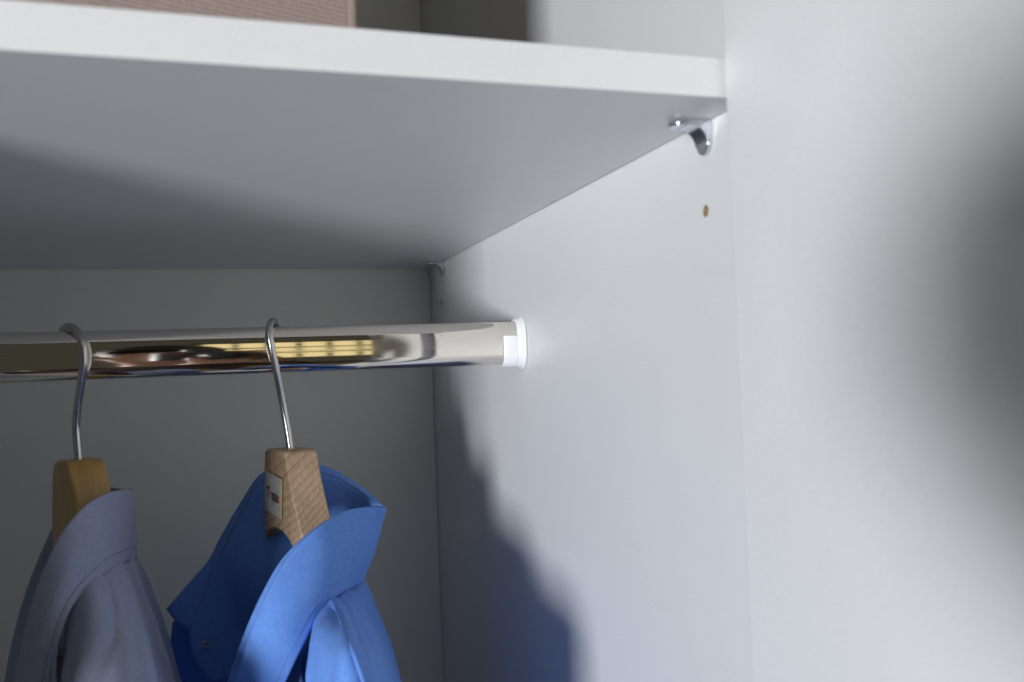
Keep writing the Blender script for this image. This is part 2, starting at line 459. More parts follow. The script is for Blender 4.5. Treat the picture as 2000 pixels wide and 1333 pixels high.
# ------------------------------------------------------------------ storage box on the shelf
sb = empty('storage_box', (-.34, .25, Z0 + TH)); tag(sb, 'taupe ribbed fabric storage box standing on the white shelf', 'storage box')
BX0, BX1, BY0, BY1, BZ1 = -.54, -.1455, .085, .40, Z0 + TH + .20
bm = bmesh.new(); n = 26
bo = obj('box_body', boxes(((BX0, BY0, Z0 + TH + .0005), (BX1, BY1, BZ1))), M['taupe'], sb); mod_bevel(bo, .004, 4)
bm = bmesh.new(); tube(bm, [(BX1 - .0008, BY0 + .0008, Z0 + TH + .002), (BX1 - .0004, BY0 + .0006, Z0 + TH + .1), (BX1 - .0008, BY0 + .0008, BZ1 - .002)], .0024, 10, 4)
obj('piping', bm, M['piping'], sb, True)
mod_bevel(obj('lid', boxes(((BX0 - .003, BY0 - .003, BZ1 - .002), (BX1 + .003, BY1 + .003, BZ1 + .012))), M['taupe'], sb), .004, 4)

# ------------------------------------------------------------------ hangers
def hanger_body_bm(L, top_half, thick, bevel, h0, arch, loc):
    """wishbone hanger outline in (arm, up) plane, extruded across its thickness; local axes: x = front-back, y = -arm, z = up"""
    head = [(top_half - .0095, 0), (top_half - .0025, -.0028), (top_half + .0012, -.0095)] if bevel > .004 else [(top_half - .003, 0), (top_half, -.002)]
    right = head + [(top_half + .0040, -.016), (top_half + .0085, h0), (top_half + .0145, h0 - .020), (top_half + .0205, h0 - .042), (top_half + .027, h0 - .066), (.055, h0 - .106), (.066, h0 - .130), (.085, h0 - .150), (.115, h0 - .166), (.132, h0 - .175),
             (.138, h0 - .180), (.136, h0 - .190), (.126, h0 - .193), (.108, h0 - .182), (.082, h0 - .162), (.062, h0 - .140), (.050, h0 - .112), (.043, arch - .056), (.037, arch - .034), (.030, arch - .016), (.021, arch - .005), (.010, arch - .0008)]
    out = right + [(0, arch)] + [(-a, b) for a, b in reversed(right)]
    bm = bmesh.new(); ly = 5
    A = []
    for k in range(ly):
        u = -thick/2 + thick * k / (ly - 1)
        bul = 1 - .035 * (2*u/thick)**2
        A.append([bm.verts.new((u + .016 * (1 - math.exp(-(max(0, abs(a) - .016) / .036) ** 2)), -a * (bul if abs(a) < .03 else 1), b)) for a, b in out])
    n = len(out)
    bm.faces.new(A[0]); bm.faces.new(A[-1][::-1])
    for P, Q in zip(A, A[1:]):
        for i in range(n): bm.faces.new((P[i], P[(i+1) % n], Q[(i+1) % n], Q[i]))
    bmesh.ops.recalc_face_normals(bm, faces=bm.faces)
    bmesh.ops.triangulate(bm, faces=[f for f in bm.faces if len(f.verts) > 4])
    return bm
def hanger(loc, ang, hook_pts, wood, label, hook_mat, thick, top_half, bev, h0, arch):
    t = empty('clothes_hanger', loc, ang); tag(t, label, 'clothes hanger', 'wooden hangers on the chrome rail')
    bm = hanger_body_bm(None, top_half, thick, bev, h0, arch, loc)
    b = obj('hanger_body', bm, wood, t, False, local=True); mod_bevel(b, bev, 5, 45 if bev > .004 else 32)
    bm = bmesh.new(); tube(bm, hook_pts, .0024, 16, 8)
    obj('hook', bm, hook_mat, t, True)
    return t
HK1 = [(-0.1647,0.3000,1.5886),(-0.1651,0.3000,1.5967),(-0.1664,0.3000,1.6084),(-0.1683,0.2995,1.6217),(-0.1701,0.2970,1.6324),(-0.1727,0.2900,1.6467),(-0.1752,0.2855,1.6587),(-0.1768,0.2845,1.6693),(-0.1769,0.2865,1.6754),(-0.1755,0.2925,1.6800),(-0.1738,0.3010,1.6815),(-0.1721,0.3095,1.6806),(-0.1709,0.3165,1.6761),(-0.1703,0.3185,1.6684),(-0.1695,0.3185,1.6607)]
HK2 = [(-0.2927,0.3000,1.5926),(-0.2928,0.3000,1.5996),(-0.2934,0.3000,1.6107),(-0.2934,0.2990,1.6202),(-0.2913,0.2950,1.6339),(-0.2881,0.2885,1.6486),(-0.2864,0.2845,1.6588),(-0.2867,0.2840,1.6681),(-0.2892,0.2865,1.6755),(-0.2928,0.2920,1.6793),(-0.2973,0.3010,1.6805),(-0.3014,0.3105,1.6791),(-0.3043,0.3170,1.6746),(-0.3053,0.3185,1.6682)]
L1 = [(-0.1651,0.3000,1.5964)]
L2 = [(-0.2922,0.3000,1.5982)]
hg1 = hanger(L1[0], R(17), HK1, M['beech'], 'raw beech hanger with white name card holding the bright blue shirt', M['wire'], .0222, .0196, .0016, -.030, -.051)
hg2 = hanger(L2[0], R(24), HK2, M['varnish'], 'varnished yellow wood hanger with rounded head holding the grey shirt', M['wire'], .0225, .0178, .0070, -.034, -.057)

# name card on the front face (local -x side)
CX = -.0222/2 - .0001
card_c = (-.0012, -.0290)
hw, hh = .0140, .0130
tl = R(-7)
def cardpt(a, b, x):   # a along text (far -> near), b up; the card sits a little crooked
    return Vector((x, -(card_c[0] + a*math.cos(tl) - b*math.sin(tl)), card_c[1] + a*math.sin(tl) + b*math.cos(tl)))
bm = bmesh.new()
A = [bm.verts.new(cardpt(a, b, CX)) for a, b in ((-hw,-hh),(hw,-hh),(hw,hh),(-hw,hh))]
B = [bm.verts.new(cardpt(a, b, CX - .0012)) for a, b in ((-hw,-hh),(hw,-hh),(hw,hh),(-hw,hh))]
bm.faces.new(A); bm.faces.new(B[::-1])
for i in range(4): bm.faces.new((A[i], B[i], B[(i+1) % 4], A[(i+1) % 4]))
bmesh.ops.recalc_face_normals(bm, faces=bm.faces)
card = obj('name_card', bm, M['card'], hg1, local=True)
card.data.materials.append(M['card_edge'])
for p in card.data.polygons:
    if abs(p.normal.x) < .5: p.material_index = 1
def letter(ch, a0, b0, size, m, name='letter'):
    cu = bpy.data.curves.new('letter', 'FONT'); cu.body = ch; cu.size = size; cu.offset = size * .028; cu.extrude = .00006
    to = bpy.data.objects.new('letter', cu); COL.objects.link(to)
    bpy.context.view_layer.update()
    me = bpy.data.meshes.new_from_object(to.evaluated_get(bpy.context.evaluated_depsgraph_get()))
    bpy.data.objects.remove(to, do_unlink=True)
    bm = bmesh.new(); bm.from_mesh(me)
    wd = max(v.co.x for v in bm.verts)
    for v in bm.verts:
        v.co = cardpt(a0 + v.co.x, b0 + v.co.y * 1.25, CX - .00128 - v.co.z)
    obj(name, bm, m, card, local=True)
    return wd
aa = -.0108
for ch, m in (('T', 'ink'), ('e', 'red_ink'), ('q', 'ink'), ('u', 'ink'), ('i', 'ink'), ('s', 'red_ink')):
    aa += letter(ch, aa, -.0035, .0082, M[m]) + .0002

# ------------------------------------------------------------------ shirts
def stitches(name, G, row_t, m, parent, t0=0.0, t1=1.0, length=.0020, gap=.0007, r=.00014, lift=.0006, side=1):
    """dashes of thread along a row of a cloth grid"""
    nv, nu = len(G), len(G[0]); Nn = grid_normals(G)
    def S(t, s):
        i = s * (nv - 1); j = t * (nu - 1); i0, j0 = min(int(i), nv-2), min(int(j), nu-2); fi, fj = i - i0, j - j0
        p = G[i0][j0].lerp(G[i0][j0+1], fj).lerp(G[i0+1][j0].lerp(G[i0+1][j0+1], fj), fi)
        return p + Nn[i0][j0] * lift * side
    f = row_t if callable(row_t) else (lambda t: row_t)
    M_ = 400; pts = [S(t0 + (t1-t0)*k/M_, f(t0 + (t1-t0)*k/M_)) for k in range(M_ + 1)]
    acc = [0]
    for a, b in zip(pts, pts[1:]): acc.append(acc[-1] + (b - a).length)
    def at(d):
        for k in range(M_):
            if acc[k+1] >= d: return pts[k].lerp(pts[k+1], (d - acc[k]) / max(acc[k+1] - acc[k], 1e-9))
        return pts[-1]
    bm = bmesh.new(); d = 0
    while d + length < acc[-1]:
        a, b = at(d), at(d + length)
        tt = (b - a).normalized(); x = tt.orthogonal().normalized() * r; y = tt.cross(x).normalized() * r
        A = [bm.verts.new(a + v) for v in (x+y, x-y, -x-y, -x+y)]; B = [bm.verts.new(b + v) for v in (x+y, x-y, -x-y, -x+y)]
        for k in range(4): bm.faces.new((A[k], A[(k+1) % 4], B[(k+1) % 4], B[k]))
        bm.faces.new(A[::-1]); bm.faces.new(B)
        d += length + gap
    o = obj(name, bm, m, parent); o['kind'] = 'stuff'; return o
def drop(row, dz, spread=0.0):
    return [(x, y, z - dz) for x, y, z in row]

# --- bright blue shirt
s1 = empty('blue_shirt', L1[0]); tag(s1, 'bright blue shirt with open collar on the raw beech hanger', 'shirt', 'shirts hanging on the chrome rail')
leaf_top = [(-0.1053,0.2879,1.5537),(-0.1075,0.2787,1.5556),(-0.1216,0.2645,1.5591),(-0.1393,0.2364,1.5618),(-0.1560,0.2150,1.5576),(-0.1719,0.2050,1.5465),(-0.1837,0.1990,1.5304),(-0.1932,0.1970,1.5116),(-0.2008,0.1970,1.4923),(-0.2071,0.1970,1.4739),(-0.2127,0.1970,1.4572)]
leaf_mid = [(-0.1145,0.2885,1.5231),(-0.1152,0.2781,1.5309),(-0.1263,0.2575,1.5367),(-0.1437,0.2258,1.5397),(-0.1568,0.2090,1.5332),(-0.1689,0.1990,1.5220),(-0.1778,0.1930,1.5102),(-0.1850,0.1910,1.4980),(-0.1912,0.1900,1.4855),(-0.1968,0.1900,1.4734),(-0.2024,0.1900,1.4582)]
leaf_bot = [(-0.1232,0.2885,1.5061),(-0.1240,0.2775,1.5086),(-0.1310,0.2645,1.5097),(-0.1469,0.2223,1.5151),(-0.1585,0.2040,1.5111),(-0.1663,0.1950,1.5009),(-0.1730,0.1900,1.4909),(-0.1793,0.1880,1.4796),(-0.1832,0.1880,1.4721),(-0.1877,0.1880,1.4646),(-0.1921,0.1880,1.4546)]
G1 = grid_pts([leaf_top, leaf_mid, leaf_bot], 60, 24)
cloth('collar_leaf', G1, M['blue'], s1, .0007, 16, .0013, seed=3)
stitches('stitching', G1, lambda t: .84 - .02*math.sin(3*t), M['thread_blue'], s1, .10, .98, lift=.0009)
# near half of the collar stand, standing inside the folded leaf and round the nape
nsr = [[(x - .004, y + .006, z - .003) for x, y, z in r[2:]] for r in (leaf_top, leaf_mid, leaf_bot)]
cloth('collar_stand', grid_pts(nsr, 50, 12), M['blue'], s1, .0005, 18, .0012, seed=4)
nbr = [[(r[2][0] - .004, r[2][1] + .008, r[2][2] - .004), (r[1][0] - .004, r[1][1] + .004, r[1][2] - .004), (r[1][0] - .005, .335, r[1][2] - .003), (r[1][0] - .016, .350, r[1][2] - .002)] for r in (leaf_top, leaf_mid, leaf_bot)]
cloth('collar_stand', grid_pts(nbr, 18, 10), M['blue'], s1, .0004, 18, .0012, seed=4)
seam0 = [(-0.1075,0.3110,1.5535),(-0.1197,0.3360,1.5631),(-0.1364,0.3470,1.5723),(-0.1595,0.3500,1.5763),(-0.1821,0.3480,1.5719),(-0.1955,0.3470,1.5522),(-0.2081,0.3450,1.5298),(-0.2153,0.3430,1.5140),(-0.2237,0.3420,1.4959),(-0.2331,0.3400,1.4742)]
st1 = [(-0.1108,0.3080,1.5418),(-0.1211,0.3300,1.5465),(-0.1376,0.3420,1.5517),(-0.1569,0.3460,1.5546),(-0.1735,0.3360,1.5502),(-0.1863,0.3240,1.5357),(-0.1985,0.3260,1.5157),(-0.2073,0.3400,1.4962),(-0.2178,0.3390,1.4802),(-0.2327,0.3390,1.4641)]
st2 = [(-0.1144,0.3060,1.5285),(-0.1222,0.3250,1.5312),(-0.1368,0.3380,1.5321),(-0.1533,0.3320,1.5347),(-0.1683,0.3160,1.5319),(-0.1791,0.3100,1.5170),(-0.1893,0.3160,1.4981),(-0.1995,0.3370,1.4750),(-0.2115,0.3360,1.4629),(-0.2293,0.3370,1.4519)]
st3 = [(-0.1167,0.3050,1.5167),(-0.1231,0.3220,1.5157),(-0.1360,0.3340,1.5147),(-0.1491,0.3260,1.5158),(-0.1622,0.3140,1.5127),(-0.1731,0.3080,1.4981),(-0.1816,0.3140,1.4789),(-0.1917,0.3330,1.4559),(-0.2038,0.3330,1.4419),(-0.2191,0.3340,1.4397)]
Gs = grid_pts([seam0, st1, st2, st3], 56, 16)
cloth('collar_stand', Gs, M['blue'], s1, .0006, 18, .0012, seed=9)
lf0 = [(-0.1027,0.3060,1.5513),(-0.1137,0.3400,1.5622),(-0.1355,0.3540,1.5764),(-0.1590,0.3560,1.5812),(-0.1818,0.3540,1.5753),(-0.1971,0.3530,1.5551),(-0.2108,0.3510,1.5333),(-0.2193,0.3490,1.5185),(-0.2306,0.3470,1.5070),(-0.2474,0.3450,1.4892)]
lf1 = [(-0.1055,0.3080,1.5523),(-0.1165,0.3380,1.5626),(-0.1360,0.3505,1.5745),(-0.1593,0.3530,1.5789),(-0.1819,0.3510,1.5738),(-0.1961,0.3500,1.5537),(-0.2091,0.3480,1.5315),(-0.2166,0.3465,1.5159),(-0.2250,0.3450,1.5006),(-0.2406,0.3430,1.4796)]
Gl = grid_pts([lf0, lf1, seam0], 56, 9)
cloth('collar_leaf', Gl, M['blue'], s1, .0005, 18, .0012, seed=5)
stitches('stitching', Gl, .97, M['thread_pale'], s1, .12, .99, lift=.0009, side=1, r=.00012)
# button hole stitched in pale thread on the end of the collar stand
bc = Vector([(-0.2214,0.3350,1.4648)][0])
ax, az = Vector((.98, .1, -.12)).normalized(), Vector((.1, -.1, 1)).normalized()
bm = bmesh.new()
lp = [bc + ax * (.0034*math.cos(a)) + az * (.0019*math.sin(a)) for a in [2*math.pi*k/12 for k in range(13)]]
tube(bm, lp, .00042, 6, 3, False)
tube(bm, [bc - ax*.0034 + az*.0028, bc - ax*.0040, bc - ax*.0052 - az*.0026], .0006, 6, 3)
tube(bm, [bc - ax*.0036 + az*.0026, bc - ax*.0030 + az*.0022, bc - ax*.0012 + az*.0030], .0005, 6, 3)
obj('buttonhole', bm, M['thread_pale'], s1, True)
# near shoulder: from the nape round the neck seam to the front edge, then over the hanger arm
n0 = [(-0.1215,0.3380,1.4985),(-0.1177,0.3180,1.5017),(-0.1212,0.3032,1.5040),(-0.1297,0.2744,1.5086),(-0.1403,0.2456,1.5125),(-0.1497,0.2240,1.5144),(-0.1559,0.2130,1.5125),(-0.1610,0.2090,1.5072),(-0.1630,0.2080,1.5006),(-0.1640,0.2090,1.4927)]
n1 = [(-0.1084,0.3450,1.4726),(-0.1085,0.3200,1.4781),(-0.1181,0.2856,1.4880),(-0.1302,0.2380,1.5008),(-0.1415,0.1950,1.5107),(-0.1498,0.1810,1.5132),(-0.1558,0.1760,1.5130),(-0.1612,0.1760,1.5099),(-0.1643,0.1800,1.5022),(-0.1671,0.1830,1.4903)]
n2 = [(-0.0986,0.3500,1.4383),(-0.0991,0.3150,1.4498),(-0.1134,0.2488,1.4713),(-0.1287,0.1860,1.4919),(-0.1395,0.1560,1.5027),(-0.1483,0.1400,1.5081),(-0.1546,0.1420,1.5073),(-0.1607,0.1520,1.5031),(-0.1650,0.1690,1.4944),(-0.1683,0.1780,1.4813)]
n3 = [(-0.0888,0.3520,1.4006),(-0.0929,0.3080,1.4173),(-0.1085,0.2280,1.4480),(-0.1228,0.1760,1.4682),(-0.1357,0.1380,1.4838),(-0.1428,0.1240,1.4892),(-0.1503,0.1260,1.4887),(-0.1579,0.1420,1.4828),(-0.1642,0.1680,1.4709),(-0.1685,0.1980,1.4552)]
n4 = [(-0.0825,0.3540,1.3499),(-0.0822,0.3050,1.3704),(-0.1013,0.1910,1.4215),(-0.1162,0.1310,1.4492),(-0.1305,0.0820,1.4722),(-0.1395,0.0640,1.4813),(-0.1479,0.0640,1.4828),(-0.1559,0.0840,1.4758),(-0.1637,0.1210,1.4616),(-0.1723,0.1760,1.4401)]
n5 = [(x - .004, y - .01 if y < .2 else y, z - .03) for x, y, z in n4]
Gn = grid_pts([n0, n1, n2, n3, n4, drop(n5, .04), drop(n5, .5)], 90, 70)
FOLD1 = [(.56, .60, .0, .38, .012, .0016), (.66, .72, .04, .40, .028, -.0018), (.74, .82, .02, .34, .02, .0016), (.38, .40, .02, .3, .04, -.0012), (.25, .22, .05, .4, .05, .0012)]
cloth('shirt_body', Gn, M['blue'], s1, .0020, 34, .0008, FOLD1, 2)
# the raised shoulder seam
nuS = len(Gn[0]); NS = grid_normals(Gn)
def seam_line(G, Nn, t0, t1, s0, s1, lift):
    out = []
    nv, nu = len(G), len(G[0])
    for k in range(14):
        s = s0 + (s1 - s0) * k / 13; t = t0 + (t1 - t0) * k / 13
        i, j = int(round(s*(nv-1))), int(round(t*(nu-1))); out.append(G[i][j] + Nn[i][j]*lift)
    return out
bm = bmesh.new(); tube(bm, [Vector(r[5]) + Vector((0, -.0007, .0007)) for r in (n0, n1, n2, n3, n4)], .0012, 8, 10)
obj('shoulder_seam', bm, M['blue'], s1, True)
# far half of the body
f0 = [(-0.2443,0.3600,1.4759),(-0.2302,0.3650,1.4821),(-0.2126,0.3680,1.4939),(-0.1908,0.3700,1.5169),(-0.1651,0.3700,1.5294),(-0.1359,0.3650,1.5275),(-0.1176,0.3380,1.5084)]
f1 = [(-0.2476,0.3650,1.4479),(-0.2286,0.3900,1.4376),(-0.2072,0.4050,1.4308),(-0.1809,0.4120,1.4251),(-0.1581,0.4080,1.4232),(-0.1281,0.3950,1.4230),(-0.1042,0.3550,1.4395)]
f2 = [(-0.2440,0.3700,1.4143),(-0.2270,0.4200,1.3901),(-0.2027,0.4500,1.3755),(-0.1725,0.4600,1.3673),(-0.1485,0.4500,1.3671),(-0.1133,0.4300,1.3689),(-0.0899,0.3570,1.3991)]
f3 = [(-0.2426,0.3720,1.3774),(-0.2251,0.4500,1.3426),(-0.1954,0.5000,1.3172),(-0.1632,0.5050,1.3096),(-0.1373,0.5000,1.3072),(-0.1001,0.4600,1.3172),(-0.0824,0.3570,1.3562)]
Gf = grid_pts([f0, f1, f2, f3, drop(f3, .08), drop(f3, .5)], 50, 50)
cloth('shirt_body', Gf, M['blue'], s1, .0016, 24, .0008, (), 6)
# near front placket edge hanging under the collar leaf
p0 = [(-0.1630,0.2150,1.4972),(-0.1671,0.2170,1.4908),(-0.1721,0.2223,1.4817),(-0.1766,0.2293,1.4714)]
p1 = [(-0.1655,0.2070,1.4770),(-0.1695,0.2100,1.4737),(-0.1745,0.2140,1.4688),(-0.1790,0.2205,1.4630)]
p2 = [(-0.1692,0.2000,1.4462),(-0.1743,0.2060,1.4447),(-0.1805,0.2140,1.4427),(-0.1852,0.2220,1.4403)]
Gp = grid_pts([p0, p1, p2, drop(p2, .5)], 16, 30)
cloth('front_placket', Gp, M['blue'], s1, .0008, 20, .001, (), 11)

# --- grey-blue shirt
s2 = empty('grey_shirt', L2[0]); tag(s2, 'pale grey blue shirt in shade on the varnished yellow hanger', 'shirt', 'shirts hanging on the chrome rail')
g0 = [(-0.2669,0.3250,1.5752),(-0.2631,0.3050,1.5764),(-0.2665,0.2792,1.5798),(-0.2720,0.2518,1.5813),(-0.2791,0.2336,1.5785),(-0.2855,0.2240,1.5721),(-0.2917,0.2180,1.5622),(-0.2978,0.2140,1.5480),(-0.3033,0.2120,1.5306),(-0.3082,0.2110,1.5104),(-0.3124,0.2110,1.4914),(-0.3155,0.2110,1.4711)]
gm = [(-0.2657,0.3260,1.5512),(-0.2622,0.3035,1.5542),(-0.2649,0.2700,1.5586),(-0.2701,0.2412,1.5609),(-0.2767,0.2240,1.5589),(-0.2825,0.2150,1.5530),(-0.2876,0.2090,1.5446),(-0.2927,0.2050,1.5323),(-0.2969,0.2030,1.5182),(-0.3010,0.2030,1.5027),(-0.3045,0.2030,1.4878),(-0.3079,0.2030,1.4703)]
gb = [(-0.2649,0.3260,1.5294),(-0.2617,0.3020,1.5335),(-0.2639,0.2670,1.5385),(-0.2685,0.2351,1.5411),(-0.2744,0.2200,1.5383),(-0.2804,0.2110,1.5334),(-0.2845,0.2050,1.5274),(-0.2881,0.2010,1.5172),(-0.2913,0.1990,1.5052),(-0.2942,0.1980,1.4918),(-0.2963,0.1980,1.4806),(-0.2987,0.1980,1.4656)]
H1 = grid_pts([g0, gm, gb], 60, 24)
cloth('collar_leaf', H1, M['grey'], s2, .0007, 15, .0013, seed=13)
stitches('stitching', H1, lambda t: .83, M['thread_grey'], s2, .10, .98, lift=.0009)
h0 = [(-0.2687,0.3420,1.5267),(-0.2631,0.3200,1.5291),(-0.2624,0.3035,1.5342),(-0.2644,0.2716,1.5400),(-0.2683,0.2472,1.5426),(-0.2726,0.2290,1.5428),(-0.2781,0.2200,1.5384),(-0.2828,0.2140,1.5322),(-0.2860,0.2110,1.5226),(-0.2886,0.2110,1.5123)]
h1 = [(-0.2623,0.3460,1.5045),(-0.2568,0.3200,1.5099),(-0.2573,0.2852,1.5179),(-0.2585,0.2457,1.5265),(-0.2623,0.2220,1.5312),(-0.2676,0.2110,1.5317),(-0.2733,0.2050,1.5301),(-0.2794,0.2030,1.5255),(-0.2847,0.2050,1.5177),(-0.2888,0.2080,1.5068)]
h2 = [(-0.2546,0.3500,1.4732),(-0.2481,0.3150,1.4830),(-0.2495,0.2609,1.4979),(-0.2515,0.2160,1.5105),(-0.2565,0.1960,1.5155),(-0.2628,0.1880,1.5175),(-0.2693,0.1870,1.5176),(-0.2770,0.1910,1.5154),(-0.2838,0.1980,1.5097),(-0.2892,0.2040,1.4995)]
h3 = [(-0.2474,0.3520,1.4386),(-0.2412,0.3100,1.4520),(-0.2408,0.2240,1.4800),(-0.2437,0.1800,1.4947),(-0.2493,0.1620,1.5009),(-0.2563,0.1560,1.5034),(-0.2635,0.1570,1.5036),(-0.2721,0.1640,1.5011),(-0.2810,0.1780,1.4953),(-0.2893,0.1940,1.4860)]
h4 = [(-0.2401,0.3540,1.3913),(-0.2312,0.3050,1.4093),(-0.2305,0.2010,1.4505),(-0.2351,0.1510,1.4711),(-0.2424,0.1280,1.4815),(-0.2508,0.1240,1.4845),(-0.2591,0.1280,1.4843),(-0.2689,0.1410,1.4807),(-0.2794,0.1620,1.4741),(-0.2905,0.1880,1.4657)]
h5 = [(x - .004, y - .01 if y < .2 else y, z - .035) for x, y, z in h4]
Hn = grid_pts([h0, h1, h2, h3, h4, drop(h5, .04), drop(h5, .5)], 90, 70)
FOLD2 = [(.15, .19, .04, .45, .022, .0030), (.06, .08, .05, .45, .04, -.0022), (.36, .36, .02, .40, .018, .0028), (.47, .56, .08, .40, .030, -.0042), (.58, .70, .10, .40, .05, .0030), (.68, .86, .02, .30, .03, -.0030), (.80, .93, .05, .30, .04, .0022), (.27, .25, .05, .4, .05, -.002)]
cloth('shirt_body', Hn, M['grey'], s2, .0014, 22, .0008, FOLD2, 21)
k0 = [(-0.2892,0.2220,1.5223),(-0.2941,0.2266,1.5122),(-0.3004,0.2362,1.4951),(-0.3062,0.2458,1.4789)]
k1 = [(-0.2890,0.2120,1.5009),(-0.2948,0.2180,1.4919),(-0.3006,0.2260,1.4820),(-0.3071,0.2361,1.4713)]
k2 = [(-0.2905,0.1940,1.4684),(-0.2962,0.2020,1.4662),(-0.3014,0.2100,1.4640),(-0.3072,0.2204,1.4609)]
Hk = grid_pts([k0, k1, k2, drop(k2, .5)], 16, 30)
cloth('front_placket', Hk, M['grey'], s2, .0008, 20, .001, (), 11)
q0 = [(-0.2664,0.3200,1.5748),(-0.2833,0.3420,1.5751),(-0.2985,0.3500,1.5726),(-0.3123,0.3530,1.5596),(-0.3187,0.3530,1.5466),(-0.3248,0.3510,1.5323),(-0.3333,0.3490,1.5085),(-0.3403,0.3470,1.4816),(-0.3460,0.3450,1.4518)]
q1 = [(-0.2666,0.3200,1.5638),(-0.2836,0.3420,1.5639),(-0.2988,0.3500,1.5589),(-0.3098,0.3510,1.5461),(-0.3156,0.3510,1.5331),(-0.3209,0.3480,1.5174),(-0.3280,0.3450,1.4955),(-0.3342,0.3420,1.4708),(-0.3387,0.3400,1.4426)]
q2 = [(-0.2668,0.3180,1.5476),(-0.2835,0.3380,1.5458),(-0.2969,0.3450,1.5425),(-0.3050,0.3460,1.5296),(-0.3108,0.3460,1.5167),(-0.3157,0.3440,1.5010),(-0.3216,0.3410,1.4809),(-0.3274,0.3380,1.4580),(-0.3317,0.3360,1.4300)]
Hq = grid_pts([q0, q1, q2], 44, 12)
cloth('collar_stand', Hq, M['grey'], s2, .0006, 18, .0012, (), 8)
r0 = [(-0.3433,0.3650,1.4719),(-0.3345,0.3700,1.4968),(-0.3219,0.3720,1.5192),(-0.3022,0.3700,1.5351),(-0.2838,0.3650,1.5343),(-0.2674,0.3380,1.5273)]
r1 = [(-0.3503,0.3700,1.4475),(-0.3412,0.4000,1.4507),(-0.3266,0.4100,1.4494),(-0.3062,0.4080,1.4472),(-0.2842,0.3950,1.4481),(-0.2563,0.3500,1.4717)]
r2 = [(-0.3550,0.3720,1.4102),(-0.3560,0.4700,1.3764),(-0.3397,0.5000,1.3623),(-0.3125,0.4950,1.3598),(-0.2820,0.4600,1.3682),(-0.2433,0.3550,1.4124)]
Hr = grid_pts([r0, r1, r2, drop(r2, .1), drop(r2, .5)], 40, 40)
cloth('shirt_body', Hr, M['grey'], s2, .0014, 22, .0008, (), 17)

# ------------------------------------------------------------------ room: floor, far window frame
fl = obj('floor', boxes(((-4, -4, -.05), (4, 3, 0))), M['wood_floor']); tag(fl, kind='structure')
wf = empty('window', (WX, WY, WZ - .45)); tag(wf, 'small paned window glowing yellow across the room', 'window')
ww, wh = .86, .80
mod = boxes(((WX-ww/2-.05, WY-.02, WZ-wh/2-.05), (WX+ww/2+.05, WY+.05, WZ-wh/2)), ((WX-ww/2-.05, WY-.02, WZ+wh/2), (WX+ww/2+.05, WY+.05, WZ+wh/2+.05)),
            ((WX-ww/2-.05, WY-.02, WZ-wh/2), (WX-ww/2, WY+.05, WZ+wh/2)), ((WX+ww/2, WY-.02, WZ-wh/2), (WX+ww/2+.05, WY+.05, WZ+wh/2)))
obj('window_frame', mod, M['frame'], wf)
for k in range(1, 6):
    x = WX - ww/2 + ww*k/6
    obj('glazing_bar', boxes(((x-.013, WY+.005, WZ-wh/2), (x+.013, WY+.035, WZ+wh/2))), M['frame'], wf)
for k in range(1, 3):
    z = WZ - wh/2 + wh*k/3
    obj('glazing_bar', boxes(((WX-ww/2, WY+.01, z-.020), (WX+ww/2, WY+.04, z+.020))), M['frame'], wf)

# ------------------------------------------------------------------ the photographer, seen in the rail and as a soft shade on the door
CM = cam.matrix_world
def cw(x, y, z): return CM @ Vector((x, y, z))        # the camera body is held where the lens looks from
ph = empty('camera_body', cw(0, 0, .09)); tag(ph, 'black camera held up by the photographer', 'camera')
bm = bmesh.new()
bmesh.ops.create_cone(bm, cap_ends=True, segments=40, radius1=.028, radius2=.028, depth=.075, matrix=Matrix.Translation((0, 0, .049)))
bm.transform(CM); o = obj('lens', bm, M['camera_black'], ph); mod_bevel(o, .002, 2)
bm = bmesh.new(); n_ = 40; rings = [[bm.verts.new((r_*math.cos(2*math.pi*k/n_), r_*math.sin(2*math.pi*k/n_), z_)) for k in range(n_)] for r_, z_ in ((.0265, .012), (.028, .010), (.0285, -.013), (.0265, -.013), (.0255, .010))]
for A, B in zip(rings, rings[1:] + rings[:1]):
    for k in range(n_): bm.faces.new((A[k], A[(k+1) % n_], B[(k+1) % n_], B[k]))
bmesh.ops.recalc_face_normals(bm, faces=bm.faces); bm.transform(CM); obj('lens_hood', bm, M['camera_black'], ph, True)
bm = boxes(((-.066, -.046, .086), (.066, .038, .125)), ((-.028, .036, .090), (.028, .066, .122)), ((.040, -.044, .070), (.064, .036, .088)))
bm.transform(CM); o = obj('body', bm, M['camera_black'], ph); mod_bevel(o, .006, 3)
bm = boxes(((-.055, .012, .082), (-.036, .018, .0862))); bm.transform(CM); obj('logo_mark', bm, M['camera_red'], ph)

FW = (CM.to_3x3() @ Vector((0, 0, -1))); FW.z = 0; FW.normalize()
RT = Vector((FW.y, -FW.x, 0)); CO = CM.translation
def pw(r, f, z): return Vector((CO.x, CO.y, 0)) + RT * r + FW * f + Vector((0, 0, z))
CZ = CO.z
nodes, edges, rad = [], [], []
def node(p, r, parent=None):
    nodes.append(p); rad.append(r)
    if parent is not None: edges.append((parent, len(nodes) - 1))
    return len(nodes) - 1
def limb(start, pts):
    k = start
    for (a, b, c), r in pts: k = node(pw(a, b, c), r, k)
    return k
pel = node(pw(0, -.40, .95), .13)
ch = limb(pel, [((0, -.41, 1.10), .120), ((0, -.41, 1.26), .135), ((0, -.40, 1.36), .12)])
nk = limb(ch, [((0, -.39, 1.44), .06), ((0, -.36, 1.51), .052)])
hd = limb(nk, [((0, -.315, CZ - .075), .066), ((0, -.30, CZ - .01), .084), ((0, -.31, CZ + .055), .078)])
limb(hd - 1, [((0, -.222, CZ - .012), .014), ((0, -.203, CZ - .030), .011)])            # nose
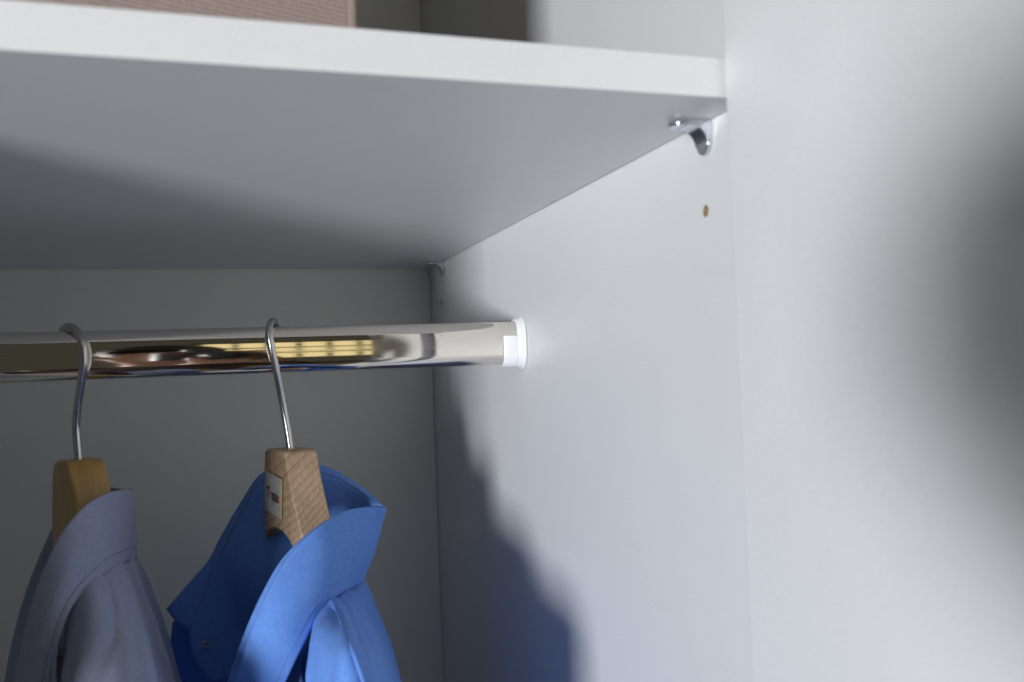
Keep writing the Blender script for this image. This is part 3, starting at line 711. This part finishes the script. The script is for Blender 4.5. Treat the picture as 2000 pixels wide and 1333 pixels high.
for s in (-1, 1): limb(hd - 1, [((s*.088, -.31, CZ - .015), .016), ((s*.094, -.318, CZ - .018), .014)])   # ears
rw = limb(ch, [((.155, -.40, 1.385), .062), ((.195, -.33, 1.27), .05), ((.205, -.25, 1.20), .043), ((.15, -.17, 1.40), .036), ((.105, -.125, CZ - .075), .026), ((.088, -.115, CZ - .035), .024)])
for k, (df, dz) in enumerate(((-.01, .058), (.0, .048), (.004, .028), (.002, .010))):     # right hand round the grip
    limb(rw, [((.080, -.100 + df, CZ - .035 + dz*.6), .010), ((.070, -.072 + df*.4, CZ - .030 + dz), .009), ((.052, -.066, CZ - .030 + dz), .008)])
limb(rw, [((.070, -.135, CZ - .012), .011), ((.052, -.138, CZ + .012), .009)])
lw = limb(ch, [((-.155, -.40, 1.385), .062), ((-.150, -.34, 1.25), .05), ((-.12, -.29, 1.19), .043), ((-.055, -.20, 1.39), .036), ((-.008, -.110, CZ - .112), .027), ((.0, -.024, CZ - .066), .034)])
for k in range(4):                                                                     # left hand under the lens
    f0 = -.050 + .021 * k
    limb(lw, [((.020, f0, CZ - .056), .012), ((.043, f0 + .003, CZ - .030), .010), ((.047, f0 + .004, CZ - .004), .009), ((.041, f0 + .004, CZ + .014), .008)])
limb(lw, [((-.032, -.014, CZ - .052), .016), ((-.041, -.004, CZ - .028), .013), ((-.038, .000, CZ - .008), .011)])
for s in (-1, 1):
    limb(pel, [((s*.09, -.40, .86), .095), ((s*.10, -.385, .50), .062), ((s*.11, -.41, .12), .042), ((s*.115, -.38, .045), .042), ((s*.125, -.28, .035), .035)])
me = bpy.data.meshes.new('person'); me.from_pydata([tuple(p) for p in nodes], edges, [])
po = bpy.data.objects.new('person', me); COL.objects.link(po)
po.modifiers.new('skin', 'SKIN')
sd = po.data.skin_vertices[0].data
for v, r in zip(sd, rad): v.radius = (r, r)
sd[0].use_root = True
ss = po.modifiers.new('sub', 'SUBSURF'); ss.levels = 2; ss.render_levels = 2
bpy.context.view_layer.update()
pm = bpy.data.meshes.new_from_object(po.evaluated_get(bpy.context.evaluated_depsgraph_get()))
po.modifiers.clear(); po.data = pm
pm.materials.clear()
for m in ('jumper', 'skin'): pm.materials.append(M[m])
RH, LH = pw(.088, -.11, CZ - .02), pw(0, -.06, CZ - .055)
for p in pm.polygons:
    p.use_smooth = True
    c = p.center
    p.material_index = 1 if (c.z > 1.475 and (c - pw(0, -.31, CZ)).length < .2) or (c - RH).length < .085 or (c - LH).length < .085 else 0
tag(po, 'photographer in a dark jumper holding a black camera up to the face', 'person')
# short dark hair as a cap on the skull
bm = bmesh.new(); bmesh.ops.create_icosphere(bm, subdivisions=4, radius=1)
for v in list(bm.verts):
    n = v.co.copy()
    f, z = n.y, n.z
    k = 1 + .05 * noise.noise(n * 6)
    v.co = pw(n.x * .096 * k, -.318 + f * .104 * k, CZ + .045 + z * .088 * k)
    v.tag = z < -.55 or (f > .45 and z < .35)
bmesh.ops.delete(bm, geom=[v for v in bm.verts if v.tag], context='VERTS')
hair = obj('hair', bm, M['hair'], po, True)
